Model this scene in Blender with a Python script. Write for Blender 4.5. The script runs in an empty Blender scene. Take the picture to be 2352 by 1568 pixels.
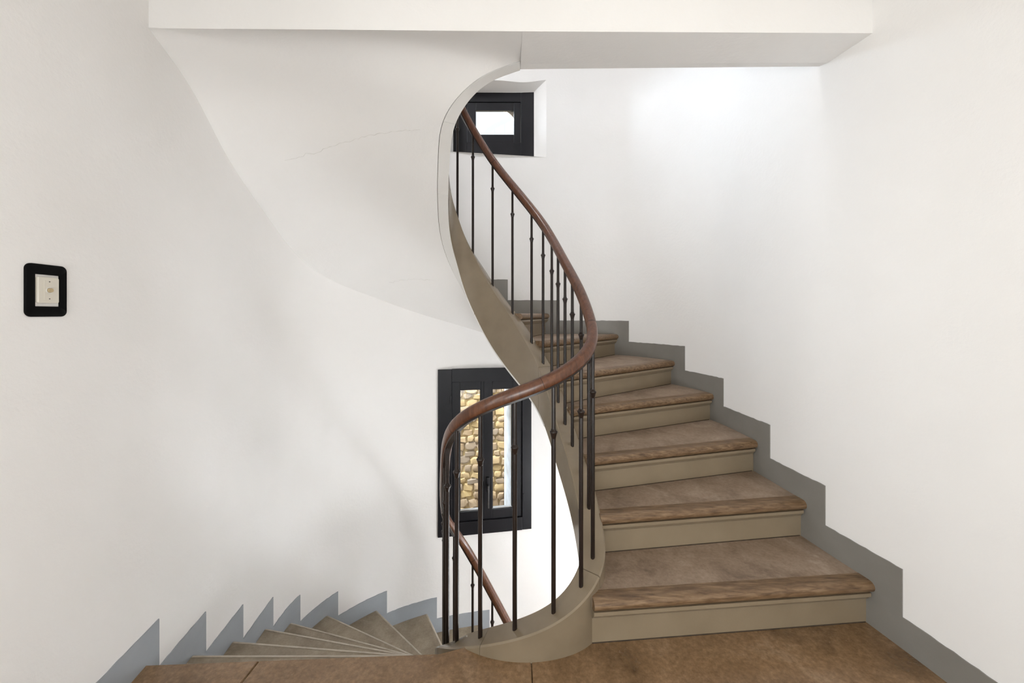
import bpy, bmesh, math, random
from mathutils import Vector

random.seed(7)
scene = bpy.context.scene
C = scene.collection

# ------------------------------------------------------------------ camera, sky, exposure
CAMZ = 1.19                       # seven risers of 0.17 m above the landing
cam_d = bpy.data.cameras.new('camera')
cam = bpy.data.objects.new('camera', cam_d); C.objects.link(cam)
cam.location = (0, 0, CAMZ); cam.rotation_euler = (math.pi/2, 0, 0)
cam_d.sensor_width = 36.0; cam_d.lens = 870.0/2352*36.0
cam_d.shift_y = -64.0/2352; cam_d.clip_start = 0.02
scene.camera = cam

world = bpy.data.worlds.new('sky'); scene.world = world; world.use_nodes = True
bg = world.node_tree.nodes['Background']
bg.inputs[0].default_value = (0.86, 0.93, 1.0, 1); bg.inputs[1].default_value = 0.85

def area_light(name, loc, rot, sx, sy, power, color):
    l = bpy.data.lights.new(name, 'AREA'); l.shape = 'RECTANGLE'; l.size = sx; l.size_y = sy
    l.energy = power; l.color = color
    o = bpy.data.objects.new(name, l); C.objects.link(o)
    o.location = loc; o.rotation_euler = rot
    return o
# daylight falling in at the small upper window
area_light('daylight_upper_window', (-1.7, 3.95, 3.55), (math.radians(-68), 0, math.radians(66)), 1.8, 2.2, 1350, (0.74, 0.85, 1.0))
# fill light through an unseen tall landing window, added behind the photographer
area_light('fill_landing_window', (-1.62, -0.45, 1.0), (0, math.radians(-95), 0), 1.9, 1.6, 50, (1.0, 0.975, 0.95))
# upward fill light through an unseen low window, added behind the photographer
area_light('fill_low_window', (0.0, -1.8, 0.25), (math.radians(115), 0, 0), 2.2, 1.1, 68, (0.96, 0.975, 1.0))

# daylight coming down between the house and the yard wall onto the casement window
area_light('daylight_yard', (-0.3, 4.45, 1.35), (math.radians(-48), 0, 0), 2.4, 1.2, 60, (0.86, 0.93, 1.0))

vs = scene.view_settings
vs.view_transform = 'Standard'; vs.look = 'None'; vs.gamma = 1.0; vs.use_curve_mapping = False
vs.exposure = 0.65

# ------------------------------------------------------------------ materials
def new_mat(name):
    m = bpy.data.materials.new(name); m.use_nodes = True
    nt = m.node_tree
    return m, nt, nt.nodes['Principled BSDF']
def N(nt, t, **kw):
    n = nt.nodes.new(t)
    for k, v in kw.items():
        if hasattr(n, k): setattr(n, k, v)
        else: n.inputs[k].default_value = v
    return n
def ramp(nt, fac, stops):
    r = nt.nodes.new('ShaderNodeValToRGB')
    els = r.color_ramp.elements
    while len(els) < len(stops): els.new(0.5)
    for e, (p, c) in zip(els, stops):
        e.position = p; e.color = (*c, 1)
    nt.links.new(fac, r.inputs[0]); return r
def noise(nt, scale, detail=6, rough=0.55, mapscale=None, dist=0.0):
    tc = nt.nodes.new('ShaderNodeTexCoord')
    src = tc.outputs['Object']
    if mapscale:
        mp = nt.nodes.new('ShaderNodeMapping'); mp.inputs['Scale'].default_value = mapscale
        nt.links.new(src, mp.inputs[0]); src = mp.outputs[0]
    n = nt.nodes.new('ShaderNodeTexNoise')
    n.inputs['Scale'].default_value = scale; n.inputs['Detail'].default_value = detail
    n.inputs['Roughness'].default_value = rough; n.inputs['Distortion'].default_value = dist
    nt.links.new(src, n.inputs['Vector']); return n
def bump(nt, bsdf, height, strength, distance):
    b = nt.nodes.new('ShaderNodeBump'); b.inputs['Strength'].default_value = strength
    b.inputs['Distance'].default_value = distance
    nt.links.new(height, b.inputs['Height']); nt.links.new(b.outputs[0], bsdf.inputs['Normal'])
def mixc(nt, a, b, fac, mode='MIX'):
    m = nt.nodes.new('ShaderNodeMix'); m.data_type = 'RGBA'; m.blend_type = mode
    for s, v in ((m.inputs[6], a), (m.inputs[7], b)):
        if isinstance(v, tuple): s.default_value = (*v, 1)
        else: nt.links.new(v, s)
    if isinstance(fac, float): m.inputs[0].default_value = fac
    else: nt.links.new(fac, m.inputs[0])
    return m.outputs[2]

def mat_plaster(name, base, dark):
    m, nt, b = new_mat(name)
    n1 = noise(nt, 1.6, 5); r1 = ramp(nt, n1.outputs[0], [(0.3, dark), (0.7, base)])
    nt.links.new(r1.outputs[0], b.inputs['Base Color'])
    b.inputs['Roughness'].default_value = 0.8
    n2 = noise(nt, 55, 5, 0.6); n3 = noise(nt, 3.0, 3)
    add = N(nt, 'ShaderNodeMath', operation='MULTIPLY_ADD'); add.inputs[1].default_value = 4.0
    nt.links.new(n3.outputs[0], add.inputs[0]); nt.links.new(n2.outputs[0], add.inputs[2])
    bump(nt, b, add.outputs[0], 0.25, 0.004)
    return m
M_WALL = mat_plaster('wall_plaster', (0.85, 0.836, 0.822), (0.822, 0.803, 0.783))
M_SOFFIT = mat_plaster('soffit_plaster', (0.85, 0.835, 0.818), (0.825, 0.805, 0.783))

def mat_paint(name, base, dark, rough=0.45, scale=6, bumps=0.15, spec=0.5):
    m, nt, b = new_mat(name)
    n1 = noise(nt, scale, 6); r1 = ramp(nt, n1.outputs[0], [(0.3, dark), (0.65, base)])
    nt.links.new(r1.outputs[0], b.inputs['Base Color']); b.inputs['Roughness'].default_value = rough
    b.inputs['Specular IOR Level'].default_value = spec
    n2 = noise(nt, 60, 4); bump(nt, b, n2.outputs[0], bumps, 0.003)
    return m
M_TAUPE = mat_paint('taupe_paint', (0.265, 0.208, 0.140), (0.23, 0.178, 0.117), 0.32)
M_STRING = mat_paint('taupe_gloss_paint', (0.235, 0.184, 0.124), (0.20, 0.155, 0.102), 0.24, 6, 0.04, 0.5)
M_SKIRT = mat_paint('grey_skirting_paint', (0.225, 0.212, 0.192), (0.195, 0.182, 0.163), 0.5, 4)
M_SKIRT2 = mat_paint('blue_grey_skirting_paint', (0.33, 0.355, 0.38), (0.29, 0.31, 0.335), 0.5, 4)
M_WHITE = mat_paint('white_gloss_paint', (0.78, 0.765, 0.74), (0.73, 0.71, 0.68), 0.5)
M_FRAME = mat_paint('dark_window_paint', (0.011, 0.0105, 0.013), (0.007, 0.007, 0.009), 0.4, 6, 0.15, 0.25)
M_IRON = mat_paint('dark_brown_iron', (0.018, 0.010, 0.007), (0.010, 0.006, 0.004), 0.3, 20, 0.1, 0.35)
M_BLACK = mat_paint('black_plastic', (0.002, 0.002, 0.002), (0.0015, 0.0015, 0.0015), 0.5, 6, 0.0, 0.08)
M_CREAM = mat_paint('cream_plastic', (0.70, 0.66, 0.58), (0.66, 0.61, 0.52), 0.35, 6, 0.02)
M_BUTTON = mat_paint('yellowed_plastic', (0.50, 0.40, 0.24), (0.44, 0.34, 0.2), 0.35, 6, 0.02)
M_JAMB = mat_paint('flaking_white_outer_paint', (0.55, 0.57, 0.60), (0.36, 0.34, 0.32), 0.7, 9, 0.4)
M_STEEL = mat_paint('dull_screw_metal', (0.05, 0.045, 0.04), (0.03, 0.03, 0.03), 0.4, 30, 0.02)

def mat_tread():
    m, nt, b = new_mat('worn_stone_tread')
    n1 = noise(nt, 7, 8, 0.62, None, 0.6); r1 = ramp(nt, n1.outputs[0], [(0.28, (0.17, 0.118, 0.080)), (0.45, (0.29, 0.212, 0.152)), (0.6, (0.34, 0.256, 0.19)), (0.75, (0.46, 0.37, 0.29))])
    n2 = noise(nt, 70, 6, 0.7); r2 = ramp(nt, n2.outputs[0], [(0.35, (0.75, 0.72, 0.68)), (0.65, (1.1, 1.1, 1.1))])
    n4 = noise(nt, 4.5, 7, 0.7, None, 0.5); r4 = ramp(nt, n4.outputs[0], [(0.32, (0.6, 0.56, 0.52)), (0.45, (1.0, 1.0, 1.0)), (0.66, (1.0, 1.0, 1.0)), (0.74, (1.25, 1.25, 1.25))])
    c1 = mixc(nt, r1.outputs[0], r2.outputs[0], 0.8, 'MULTIPLY')
    nt.links.new(mixc(nt, c1, r4.outputs[0], 0.85, 'MULTIPLY'), b.inputs['Base Color'])
    b.inputs['Roughness'].default_value = 0.46
    bump(nt, b, n2.outputs[0], 0.2, 0.003); return m
M_TREAD = mat_tread()
def mat_lower():
    m, nt, b = new_mat('pale_stone_tread')
    n1 = noise(nt, 9, 8, 0.62, None, 0.4); r1 = ramp(nt, n1.outputs[0], [(0.3, (0.20, 0.155, 0.105)), (0.7, (0.36, 0.30, 0.22))])
    n2 = noise(nt, 90, 6, 0.7); r2 = ramp(nt, n2.outputs[0], [(0.35, (0.75, 0.72, 0.68)), (0.65, (1.1, 1.1, 1.1))])
    nt.links.new(mixc(nt, r1.outputs[0], r2.outputs[0], 0.6, 'MULTIPLY'), b.inputs['Base Color'])
    b.inputs['Roughness'].default_value = 0.42
    bump(nt, b, n2.outputs[0], 0.2, 0.003); return m
M_LOWER = mat_lower()
M_EDGE = mat_paint('rubbed_edge_highlight', (0.46, 0.40, 0.32), (0.36, 0.30, 0.23), 0.35, 25, 0.2)  # worn stone edge, lightened further to carry the window's highlight
def mat_floor():
    m, nt, b = new_mat('waxed_stone_floor')
    n1 = noise(nt, 3.5, 8, 0.6, None, 0.8); r1 = ramp(nt, n1.outputs[0], [(0.25, (0.10, 0.058, 0.028)), (0.42, (0.22, 0.135, 0.07)), (0.58, (0.28, 0.178, 0.098)), (0.75, (0.37, 0.262, 0.17))])
    n2 = noise(nt, 60, 8, 0.72); r2 = ramp(nt, n2.outputs[0], [(0.35, (0.6, 0.57, 0.52)), (0.65, (1.15, 1.12, 1.1))])
    n4 = noise(nt, 2.3, 7, 0.68, None, 0.4); r4 = ramp(nt, n4.outputs[0], [(0.34, (0.42, 0.40, 0.38)), (0.46, (1.0, 1.0, 1.0)), (0.9, (1.0, 1.0, 1.0))])
    n5 = noise(nt, 130, 4, 0.6); r5 = ramp(nt, n5.outputs[0], [(0.62, (0, 0, 0)), (0.72, (1, 1, 1))])
    c1 = mixc(nt, r1.outputs[0], r2.outputs[0], 0.85, 'MULTIPLY'); c2 = mixc(nt, c1, r4.outputs[0], 0.8, 'MULTIPLY')
    fl_ = N(nt, 'ShaderNodeMath', operation='MULTIPLY'); fl_.inputs[1].default_value = 0.35; nt.links.new(r5.outputs[0], fl_.inputs[0])
    nt.links.new(mixc(nt, c2, (0.42, 0.31, 0.2), fl_.outputs[0]), b.inputs['Base Color'])
    r3 = ramp(nt, n1.outputs[0], [(0.3, (0.30,)*3), (0.7, (0.16,)*3)])
    nt.links.new(r3.outputs[0], b.inputs['Roughness'])
    bump(nt, b, n2.outputs[0], 0.12, 0.003); return m
M_FLOOR = mat_floor()
def mat_wood(name, cols, mapscale, rough, scale=9):
    m, nt, b = new_mat(name)
    n1 = noise(nt, scale, 7, 0.6, mapscale, 0.5); r1 = ramp(nt, n1.outputs[0], [(0.3, cols[0]), (0.5, cols[1]), (0.72, cols[2])])
    nt.links.new(r1.outputs[0], b.inputs['Base Color']); b.inputs['Roughness'].default_value = rough
    bump(nt, b, n1.outputs[0], 0.1, 0.002); return m
M_NOSE = mat_wood('worn_wood_nosing', [(0.075, 0.040, 0.018), (0.165, 0.098, 0.050), (0.27, 0.178, 0.10)], (0.5, 4, 5), 0.4, 24)
M_RAIL = mat_wood('varnished_rail_wood', [(0.055, 0.020, 0.010), (0.10, 0.038, 0.018), (0.15, 0.062, 0.03)], (8, 8, 2.5), 0.28, 9)
def mat_glass():
    m, nt, b = new_mat('window_glass')
    nt.nodes.remove(b)
    tr = nt.nodes.new('ShaderNodeBsdfTransparent'); tr.inputs[0].default_value = (0.97, 0.98, 0.97, 1)
    gl = nt.nodes.new('ShaderNodeBsdfGlossy'); gl.inputs['Roughness'].default_value = 0.02
    mx = nt.nodes.new('ShaderNodeMixShader'); mx.inputs[0].default_value = 0.06
    nt.links.new(tr.outputs[0], mx.inputs[1]); nt.links.new(gl.outputs[0], mx.inputs[2])
    nt.links.new(mx.outputs[0], nt.nodes['Material Output'].inputs[0]); return m
M_GLASS = mat_glass()
def mat_stone(name, a, b_, c):
    m, nt, b = new_mat(name)
    oi = nt.nodes.new('ShaderNodeObjectInfo')
    r0 = ramp(nt, oi.outputs['Random'], [(0.0, a), (0.5, b_), (1.0, c)])
    n1 = noise(nt, 22, 6, 0.65); r1 = ramp(nt, n1.outputs[0], [(0.3, (0.65, 0.62, 0.58)), (0.7, (1.15, 1.12, 1.08))])
    nt.links.new(mixc(nt, r0.outputs[0], r1.outputs[0], 0.8, 'MULTIPLY'), b.inputs['Base Color'])
    b.inputs['Roughness'].default_value = 0.9; bump(nt, b, n1.outputs[0], 0.5, 0.01); return m
M_STONE = mat_stone('rubble_stone', (0.46, 0.32, 0.14), (0.35, 0.235, 0.125), (0.24, 0.18, 0.125))
M_MORTAR = mat_paint('sandy_mortar', (0.42, 0.30, 0.13), (0.26, 0.17, 0.07), 0.9, 14, 0.6)
M_ARCH = mat_paint('sandstone_surround', (0.42, 0.32, 0.23), (0.34, 0.25, 0.18), 0.85, 12, 0.4)
def mat_emit(name, col, s):
    m, nt, b = new_mat(name)
    b.inputs['Base Color'].default_value = (0.8, 0.8, 0.8, 1)
    b.inputs['Emission Color'].default_value = (*col, 1); b.inputs['Emission Strength'].default_value = s; return m

# ------------------------------------------------------------------ object helpers
def empty(name, loc=(0, 0, 0)):
    o = bpy.data.objects.new(name, None); C.objects.link(o); o.location = loc; o.empty_display_size = 0.1
    return o
def tag(o, label, cat=None, group=None, kind=None):
    if label: o['label'] = label
    if cat: o['category'] = cat
    if group: o['group'] = group
    if kind: o['kind'] = kind
    return o
def put(o, parent):
    """parent while keeping the world place (parents are never rotated or scaled)"""
    if parent is not None:
        o.parent = parent
        off = Vector((0, 0, 0)); p = parent
        while p is not None:
            off += Vector(p.location); p = p.parent
        o.location = Vector(o.location) - off
    return o
def mesh(name, verts, faces, mat, parent=None, smooth=False, angle=None):
    me = bpy.data.meshes.new(name); me.from_pydata([tuple(v) for v in verts], [], faces); me.update()
    bm = bmesh.new(); bm.from_mesh(me); bmesh.ops.recalc_face_normals(bm, faces=bm.faces); bm.to_mesh(me); bm.free()
    if mat: me.materials.append(mat)
    if smooth:
        me.polygons.foreach_set('use_smooth', [True]*len(me.polygons))
        if angle is not None: me.set_sharp_from_angle(angle=math.radians(angle))
    o = bpy.data.objects.new(name, me); C.objects.link(o)
    return put(o, parent)
def box_vf(x0, x1, y0, y1, z0, z1):
    v = [(x, y, z) for x in (x0, x1) for y in (y0, y1) for z in (z0, z1)]
    f = [(0, 1, 3, 2), (4, 6, 7, 5), (0, 4, 5, 1), (2, 3, 7, 6), (0, 2, 6, 4), (1, 5, 7, 3)]
    return v, f
def box(name, x0, x1, y0, y1, z0, z1, mat, parent=None, bevel=0.0, xf=None):
    v, f = box_vf(x0, x1, y0, y1, z0, z1)
    bm = bmesh.new(); vs_ = [bm.verts.new(p) for p in v]
    for q in f: bm.faces.new([vs_[i] for i in q])
    if bevel > 0: bmesh.ops.bevel(bm, geom=list(bm.edges), offset=bevel, segments=2, affect='EDGES', profile=0.6)
    bmesh.ops.recalc_face_normals(bm, faces=bm.faces)
    if xf:
        for q in bm.verts: q.co = xf(q.co)
    me = bpy.data.meshes.new(name); bm.to_mesh(me); bm.free()
    if mat: me.materials.append(mat)
    o = bpy.data.objects.new(name, me); C.objects.link(o)
    return put(o, parent)
def prism(name, poly, z0, z1, mat, parent=None, bevel=0.0):
    n = len(poly)
    bm = bmesh.new()
    lo = [bm.verts.new((p[0], p[1], z0)) for p in poly]; hi = [bm.verts.new((p[0], p[1], z1)) for p in poly]
    bm.faces.new(list(reversed(lo))); top = bm.faces.new(hi)
    for i in range(n): bm.faces.new((lo[i], lo[(i+1) % n], hi[(i+1) % n], hi[i]))
    bmesh.ops.recalc_face_normals(bm, faces=bm.faces)
    if bevel > 0: bmesh.ops.bevel(bm, geom=list(top.edges), offset=bevel, segments=2, affect='EDGES')
    me = bpy.data.meshes.new(name); bm.to_mesh(me); bm.free(); me.materials.append(mat)
    o = bpy.data.objects.new(name, me); C.objects.link(o); return put(o, parent)

# ------------------------------------------------------------------ curve helpers
def catmull(pts, per=12):
    """centripetal Catmull-Rom through points of any dimension (first two are the plan)"""
    P = [list(map(float, p)) for p in pts]; dim = len(P[0])
    P = [[2*a-b for a, b in zip(P[0], P[1])]] + P + [[2*a-b for a, b in zip(P[-1], P[-2])]]
    out = []
    def dist(a, b): return max(1e-6, math.sqrt(sum((p-q)**2 for p, q in zip(a[:2], b[:2]))))**0.5
    for i in range(1, len(P)-2):
        p0, p1, p2, p3 = P[i-1:i+3]
        t0 = 0; t1 = t0+dist(p0, p1); t2 = t1+dist(p1, p2); t3 = t2+dist(p2, p3)
        for j in range(per):
            t = t1+(t2-t1)*j/per
            r = []
            for k in range(dim):
                A1 = (t1-t)/(t1-t0)*p0[k]+(t-t0)/(t1-t0)*p1[k]; A2 = (t2-t)/(t2-t1)*p1[k]+(t-t1)/(t2-t1)*p2[k]; A3 = (t3-t)/(t3-t2)*p2[k]+(t-t2)/(t3-t2)*p3[k]
                B1 = (t2-t)/(t2-t0)*A1+(t-t0)/(t2-t0)*A2; B2 = (t3-t)/(t3-t1)*A2+(t-t1)/(t3-t1)*A3
                r.append((t2-t)/(t2-t1)*B1+(t-t1)/(t2-t1)*B2)
            out.append(r)
    out.append(P[-2]); return out
def resample(pts, step):
    S = [0.0]
    for a, b in zip(pts, pts[1:]): S.append(S[-1]+math.hypot(b[0]-a[0], b[1]-a[1]))
    n = max(2, int(round(S[-1]/step))); out = []; j = 0
    for i in range(n+1):
        s = S[-1]*i/n
        while j < len(S)-2 and S[j+1] < s: j += 1
        t = (s-S[j])/max(1e-9, S[j+1]-S[j])
        out.append([a+(b-a)*t for a, b in zip(pts[j], pts[j+1])])
    return out
def smooth_curve(pts, it):
    P = [p[:] for p in pts]
    for _ in range(it):
        Q = [p[:] for p in P]
        for i in range(1, len(P)-1): Q[i] = [0.25*a+0.5*b+0.25*c for a, b, c in zip(P[i-1], P[i], P[i+1])]
        P = Q
    return P
def arclen(pts):
    S = [0.0]
    for a, b in zip(pts, pts[1:]): S.append(S[-1]+math.hypot(b[0]-a[0], b[1]-a[1]))
    return S
class Curve:
    def __init__(self, pts): self.p = pts; self.S = arclen(pts); self.L = self.S[-1]
    def at(self, s):
        s = min(max(s, 0), self.L); lo, hi = 0, len(self.S)-2
        while lo < hi:
            m = (lo+hi+1)//2
            if self.S[m] <= s: lo = m
            else: hi = m-1
        t = (s-self.S[lo])/max(1e-9, self.S[lo+1]-self.S[lo])
        return [a+(b-a)*t for a, b in zip(self.p[lo], self.p[lo+1])]
    def normal(self, s, e=0.012):          # left-hand normal of the travel direction
        a, b = self.at(s-e), self.at(s+e); dx, dy = b[0]-a[0], b[1]-a[1]; l = math.hypot(dx, dy)
        return (-dy/l, dx/l)
    def tangent3(self, s, zi=2, e=0.012):
        a, b = self.at(s-e), self.at(s+e)
        return Vector((b[0]-a[0], b[1]-a[1], b[zi]-a[zi])).normalized()
    def near(self, x, y, lo=0.0, hi=None):
        best = None
        for i, q in enumerate(self.p):
            if self.S[i] < lo or (hi is not None and self.S[i] > hi): continue
            d = (q[0]-x)**2+(q[1]-y)**2
            if best is None or d < best[0]: best = (d, self.S[i])
        return best[1]
    def cross(self, a, b, lo=0.0, hi=None, off=0.0):
        """arc length and point where the segment a-b meets the curve offset by off"""
        best = None
        for i in range(len(self.p)-1):
            if self.S[i] < lo or (hi is not None and self.S[i] > hi): continue
            n0, n1 = self.normal(self.S[i]), self.normal(self.S[i+1])
            p = (self.p[i][0]+n0[0]*off, self.p[i][1]+n0[1]*off); q = (self.p[i+1][0]+n1[0]*off, self.p[i+1][1]+n1[1]*off)
            rx, ry = b[0]-a[0], b[1]-a[1]; sx, sy = q[0]-p[0], q[1]-p[1]; den = rx*sy-ry*sx
            if abs(den) < 1e-12: continue
            t = ((p[0]-a[0])*sy-(p[1]-a[1])*sx)/den; u = ((p[0]-a[0])*ry-(p[1]-a[1])*rx)/den
            if -1e-6 <= u <= 1+1e-6 and t >= 0 and (best is None or t < best[0]): best = (t, self.S[i]+u*(self.S[i+1]-self.S[i]), (a[0]+rx*t, a[1]+ry*t))
        return best

R = 0.17                                   # riser
STOREY = 17*R                              # 2.89 m from landing to landing

# outer wall of the stairwell in plan, clockwise from the left of the landing round the back to the right of it
WP = [(-1.15, -1.4), (-1.16, -0.6), (-1.172, 0.3), (-1.195, 0.9), (-1.215, 1.1), (-1.245, 1.3), (-1.275, 1.5), (-1.305, 1.76), (-1.335, 2.04), (-1.345, 2.29),
      (-1.255, 2.565), (-1.02, 2.82), (-0.685, 3.005), (-0.29, 3.105), (0.0, 3.145), (0.31, 3.175), (0.6, 3.185), (0.88, 3.12), (1.155, 2.76), (1.285, 2.41), (1.312, 2.05),
      (1.335, 1.72), (1.375, 1.44), (1.405, 1.25), (1.425, 1.0), (1.44, 0.3), (1.45, -0.6), (1.45, -1.4)]
WALL = Curve(smooth_curve(resample(catmull(WP, 14), 0.012), 40))
# the well string: plan of its middle line, height of its top and of its underside, from below upwards (anticlockwise)
SP = [(0.29, 1.87, -2.34, -2.6), (0.228, 2.16, -2.11, -2.35), (0.197, 2.257, -2.0, -2.25), (0.124, 2.352, -1.875, -2.19), (0.006, 2.455, -1.70, -2.07), (-0.129, 2.525, -1.513, -1.9), (-0.261, 2.56, -1.29, -1.68),
      (-0.37, 2.53, -1.10, -1.47), (-0.41, 2.37, -0.93, -1.28), (-0.385, 2.14, -0.70, -1.05), (-0.335, 1.87, -0.46, -0.8), (-0.30, 1.70, -0.31, -0.62),
      (-0.264, 1.54, -0.15, -0.5), (-0.212, 1.432, -0.047, -0.42), (-0.118, 1.368, 0.022, -0.35), (0.008, 1.336, 0.076, -0.30), (0.146, 1.346, 0.124, -0.26), (0.256, 1.392, 0.185, -0.2),
      (0.322, 1.475, 0.246, -0.06), (0.334, 1.58, 0.315, 0.085), (0.318, 1.74, 0.455, 0.25), (0.295, 1.861, 0.548, 0.34), (0.272, 1.958, 0.627, 0.415), (0.251, 2.06, 0.71, 0.49), (0.228, 2.16, 0.79, 0.555),
      (0.190, 2.257, 0.892, 0.62), (0.120, 2.352, 1.015, 0.705), (0.006, 2.455, 1.19, 0.82), (-0.129, 2.525, 1.377, 0.985), (-0.261, 2.56, 1.60, 1.215), (-0.37, 2.545, 1.79, 1.43),
      (-0.428, 2.45, 1.92, 1.60), (-0.435, 2.33, 2.06, 1.72), (-0.405, 2.12, 2.28, 1.88), (-0.362, 1.93, 2.47, 2.02), (-0.325, 1.80, 2.60, 2.085), (-0.25, 1.70, 2.72, 2.145), (-0.13, 1.65, 2.80, 2.222), (0.037, 1.645, 2.89, 2.282)]
STR = Curve(smooth_curve(resample(catmull(SP, 14), 0.010), 45))
HALF = 0.045
S_FLOOR = STR.near(-0.265, 1.579, 0) if False else None
def s_node(i, around=None):
    # arc length of node i of SP (nodes repeat in plan, so search by height too)
    best = None
    for k, q in enumerate(STR.p):
        d = (q[0]-SP[i][0])**2+(q[1]-SP[i][1])**2+(q[2]-SP[i][2])**2
        if best is None or d < best[0]: best = (d, STR.S[k])
    return best[1]
SN = [s_node(i) for i in range(len(SP))]
S_LAND, S_UP = SN[12], SN[18]
# travelling up, the well lies to the LEFT of the string and the treads to the RIGHT of it

# ------------------------------------------------------------------ walls
UW = dict(x0=-0.50, x1=0.288, z0=2.50, z1=3.147)      # upper window opening in the back wall
LW = dict(x0=-0.592, x1=0.158, z0=-0.60, z1=0.742)    # lower window opening
def s_at_x(x):
    for i in range(len(WALL.p)-1):
        if WALL.p[i][1] > 2.9 and WALL.p[i][0] <= x <= WALL.p[i+1][0]:
            t = (x-WALL.p[i][0])/(WALL.p[i+1][0]-WALL.p[i][0]); return WALL.S[i]+t*(WALL.S[i+1]-WALL.S[i])
def s_at_y(y, right):
    for i in range(len(WALL.p)-1):
        a, b = WALL.p[i], WALL.p[i+1]
        if (a[0] > 0) == right and min(a[1], b[1]) <= y <= max(a[1], b[1]):
            return WALL.S[i]+(y-a[1])/(b[1]-a[1])*(WALL.S[i+1]-WALL.S[i])
S_L, S_R = s_at_y(2.1, False), s_at_y(2.1, True)
def wall_piece(name, s0, s1, holes=()):
    cuts = {s0, s1}
    n = int((s1-s0)/0.03)
    keys = [s for h in holes for s in (h['s0'], h['s1'])]
    for i in range(1, n):
        s = s0+(s1-s0)*i/n
        if all(abs(s-k) > 0.012 for k in keys): cuts.add(s)
    cuts |= set(keys); cols = sorted(cuts)
    rows = sorted({-3.2, -1.5, -0.9, 0.0, 1.2, 1.8, 2.2, 3.6, 4.4, 5.4} | {z for h in holes for z in (h['z0'], h['z1'])})
    verts = []; idx = {}
    for i, s in enumerate(cols):
        p = WALL.at(s)
        for j, z in enumerate(rows):
            zz = z
            for h in holes:
                if h.get('wavy') and z == h['z1'] and h['s0']+1e-6 < s < h['s1']-1e-6:
                    t = (p[0]-h['x0'])/(h['x1']-h['x0'])
                    zz = z-0.052*math.sin(math.pi*min(1, t*1.0))**1.2*(0.8+0.25*math.sin(t*9))
                    h.setdefault('edge', []).append((p[0], p[1], zz))
            idx[i, j] = len(verts); verts.append((p[0], p[1], zz))
    faces = []
    for i in range(len(cols)-1):
        for j in range(len(rows)-1):
            sm, zm = (cols[i]+cols[i+1])/2, (rows[j]+rows[j+1])/2
            if any(h['s0'] < sm < h['s1'] and h['z0'] < zm < h['z1'] for h in holes): continue
            faces.append((idx[i, j], idx[i+1, j], idx[i+1, j+1], idx[i, j+1]))
    o = mesh(name, verts, faces, M_WALL, smooth=True)
    return o
for h in (UW, LW): h['s0'], h['s1'] = s_at_x(h['x0']), s_at_x(h['x1'])
UW['wavy'] = True
NW = dict(s0=s_at_y(-1.05, False), s1=s_at_y(0.15, False), z0=0.2, z1=1.9)   # opening for the added landing window beside the photographer
tag(wall_piece('wall_left', 0, S_L, (NW,)), 'white plastered wall curving along the stairs going down', kind='structure')
tag(wall_piece('wall_back', S_L, S_R, (UW, LW)), 'white curved plaster wall holding both dark windows', kind='structure')
tag(wall_piece('wall_right', S_R, WALL.L), 'white plastered wall beside the stairs going up', kind='structure')

# plain wall behind the photographer
v = []; f = []
fx = [-1.16, -0.9, 0.95, 1.46]; fz = [-3.2, 0.05, 0.95, 5.4]
for x in fx:
    for z in fz: v.append((x, -1.4, z))
for i in range(3):
    for j in range(3):
        if not (i == 1 and j == 1): f.append((i*4+j, i*4+4+j, i*4+5+j, i*4+1+j))
tag(mesh('wall_front', v, f, M_WALL), 'white wall with an opening for the added low window at the near end of the landing', kind='structure')
w4 = tag(empty('added_window_4', (0.02, -1.4, 0.05)), 'unseen low wide window added for fill light at the near end of the landing', kind='structure')  # added out of view to let fill light up onto the soffit
for x0, x1, z0, z1 in ((-0.9, -0.85, 0.05, 0.95), (0.90, 0.95, 0.05, 0.95), (-0.85, 0.90, 0.05, 0.10), (-0.85, 0.90, 0.90, 0.95), (0.0, 0.05, 0.10, 0.90)):
    box('window_frame', x0, x1, -1.43, -1.37, z0, z1, M_FRAME, w4, 0.004)
for x0, x1 in ((-0.85, 0.0), (0.05, 0.90)): box('pane', x0, x1, -1.404, -1.398, 0.10, 0.90, M_GLASS, w4)
w3 = tag(empty('added_window_3', (-1.16, -0.45, 0.2)), 'unseen tall window added for fill light in the left wall of the landing', kind='structure')  # added out of view to light the right wall and beam underside
for y0, y1, z0, z1 in ((-1.05, -0.99, 0.2, 1.9), (0.09, 0.15, 0.2, 1.9), (-0.99, 0.09, 0.2, 0.26), (-0.99, 0.09, 1.84, 1.9), (-0.48, -0.42, 0.26, 1.84)):
    box('window_frame', -1.22, -1.15, y0, y1, z0, z1, M_FRAME, w3, 0.004)
for y0, y1 in ((-0.99, -0.48), (-0.42, 0.09)): box('pane', -1.204, -1.198, y0, y1, 0.26, 1.84, M_GLASS, w3)

# floors far below and ceiling far above close the stairwell
plan = [WALL.at(WALL.L*i/120)[:2] for i in range(121)]
def cap(name, z, label):
    o = mesh(name, [(x*1.003, y+0.003, z) for x, y in plan], [tuple(range(len(plan)))], M_FLOOR if z < 0 else M_WALL)
    return tag(o, label, kind='structure')
cap('floor_lower', -STOREY, 'stone floor at the foot of the stairwell')
cap('ceiling_upper', 5.3, 'white ceiling high over the stairwell')

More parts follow.
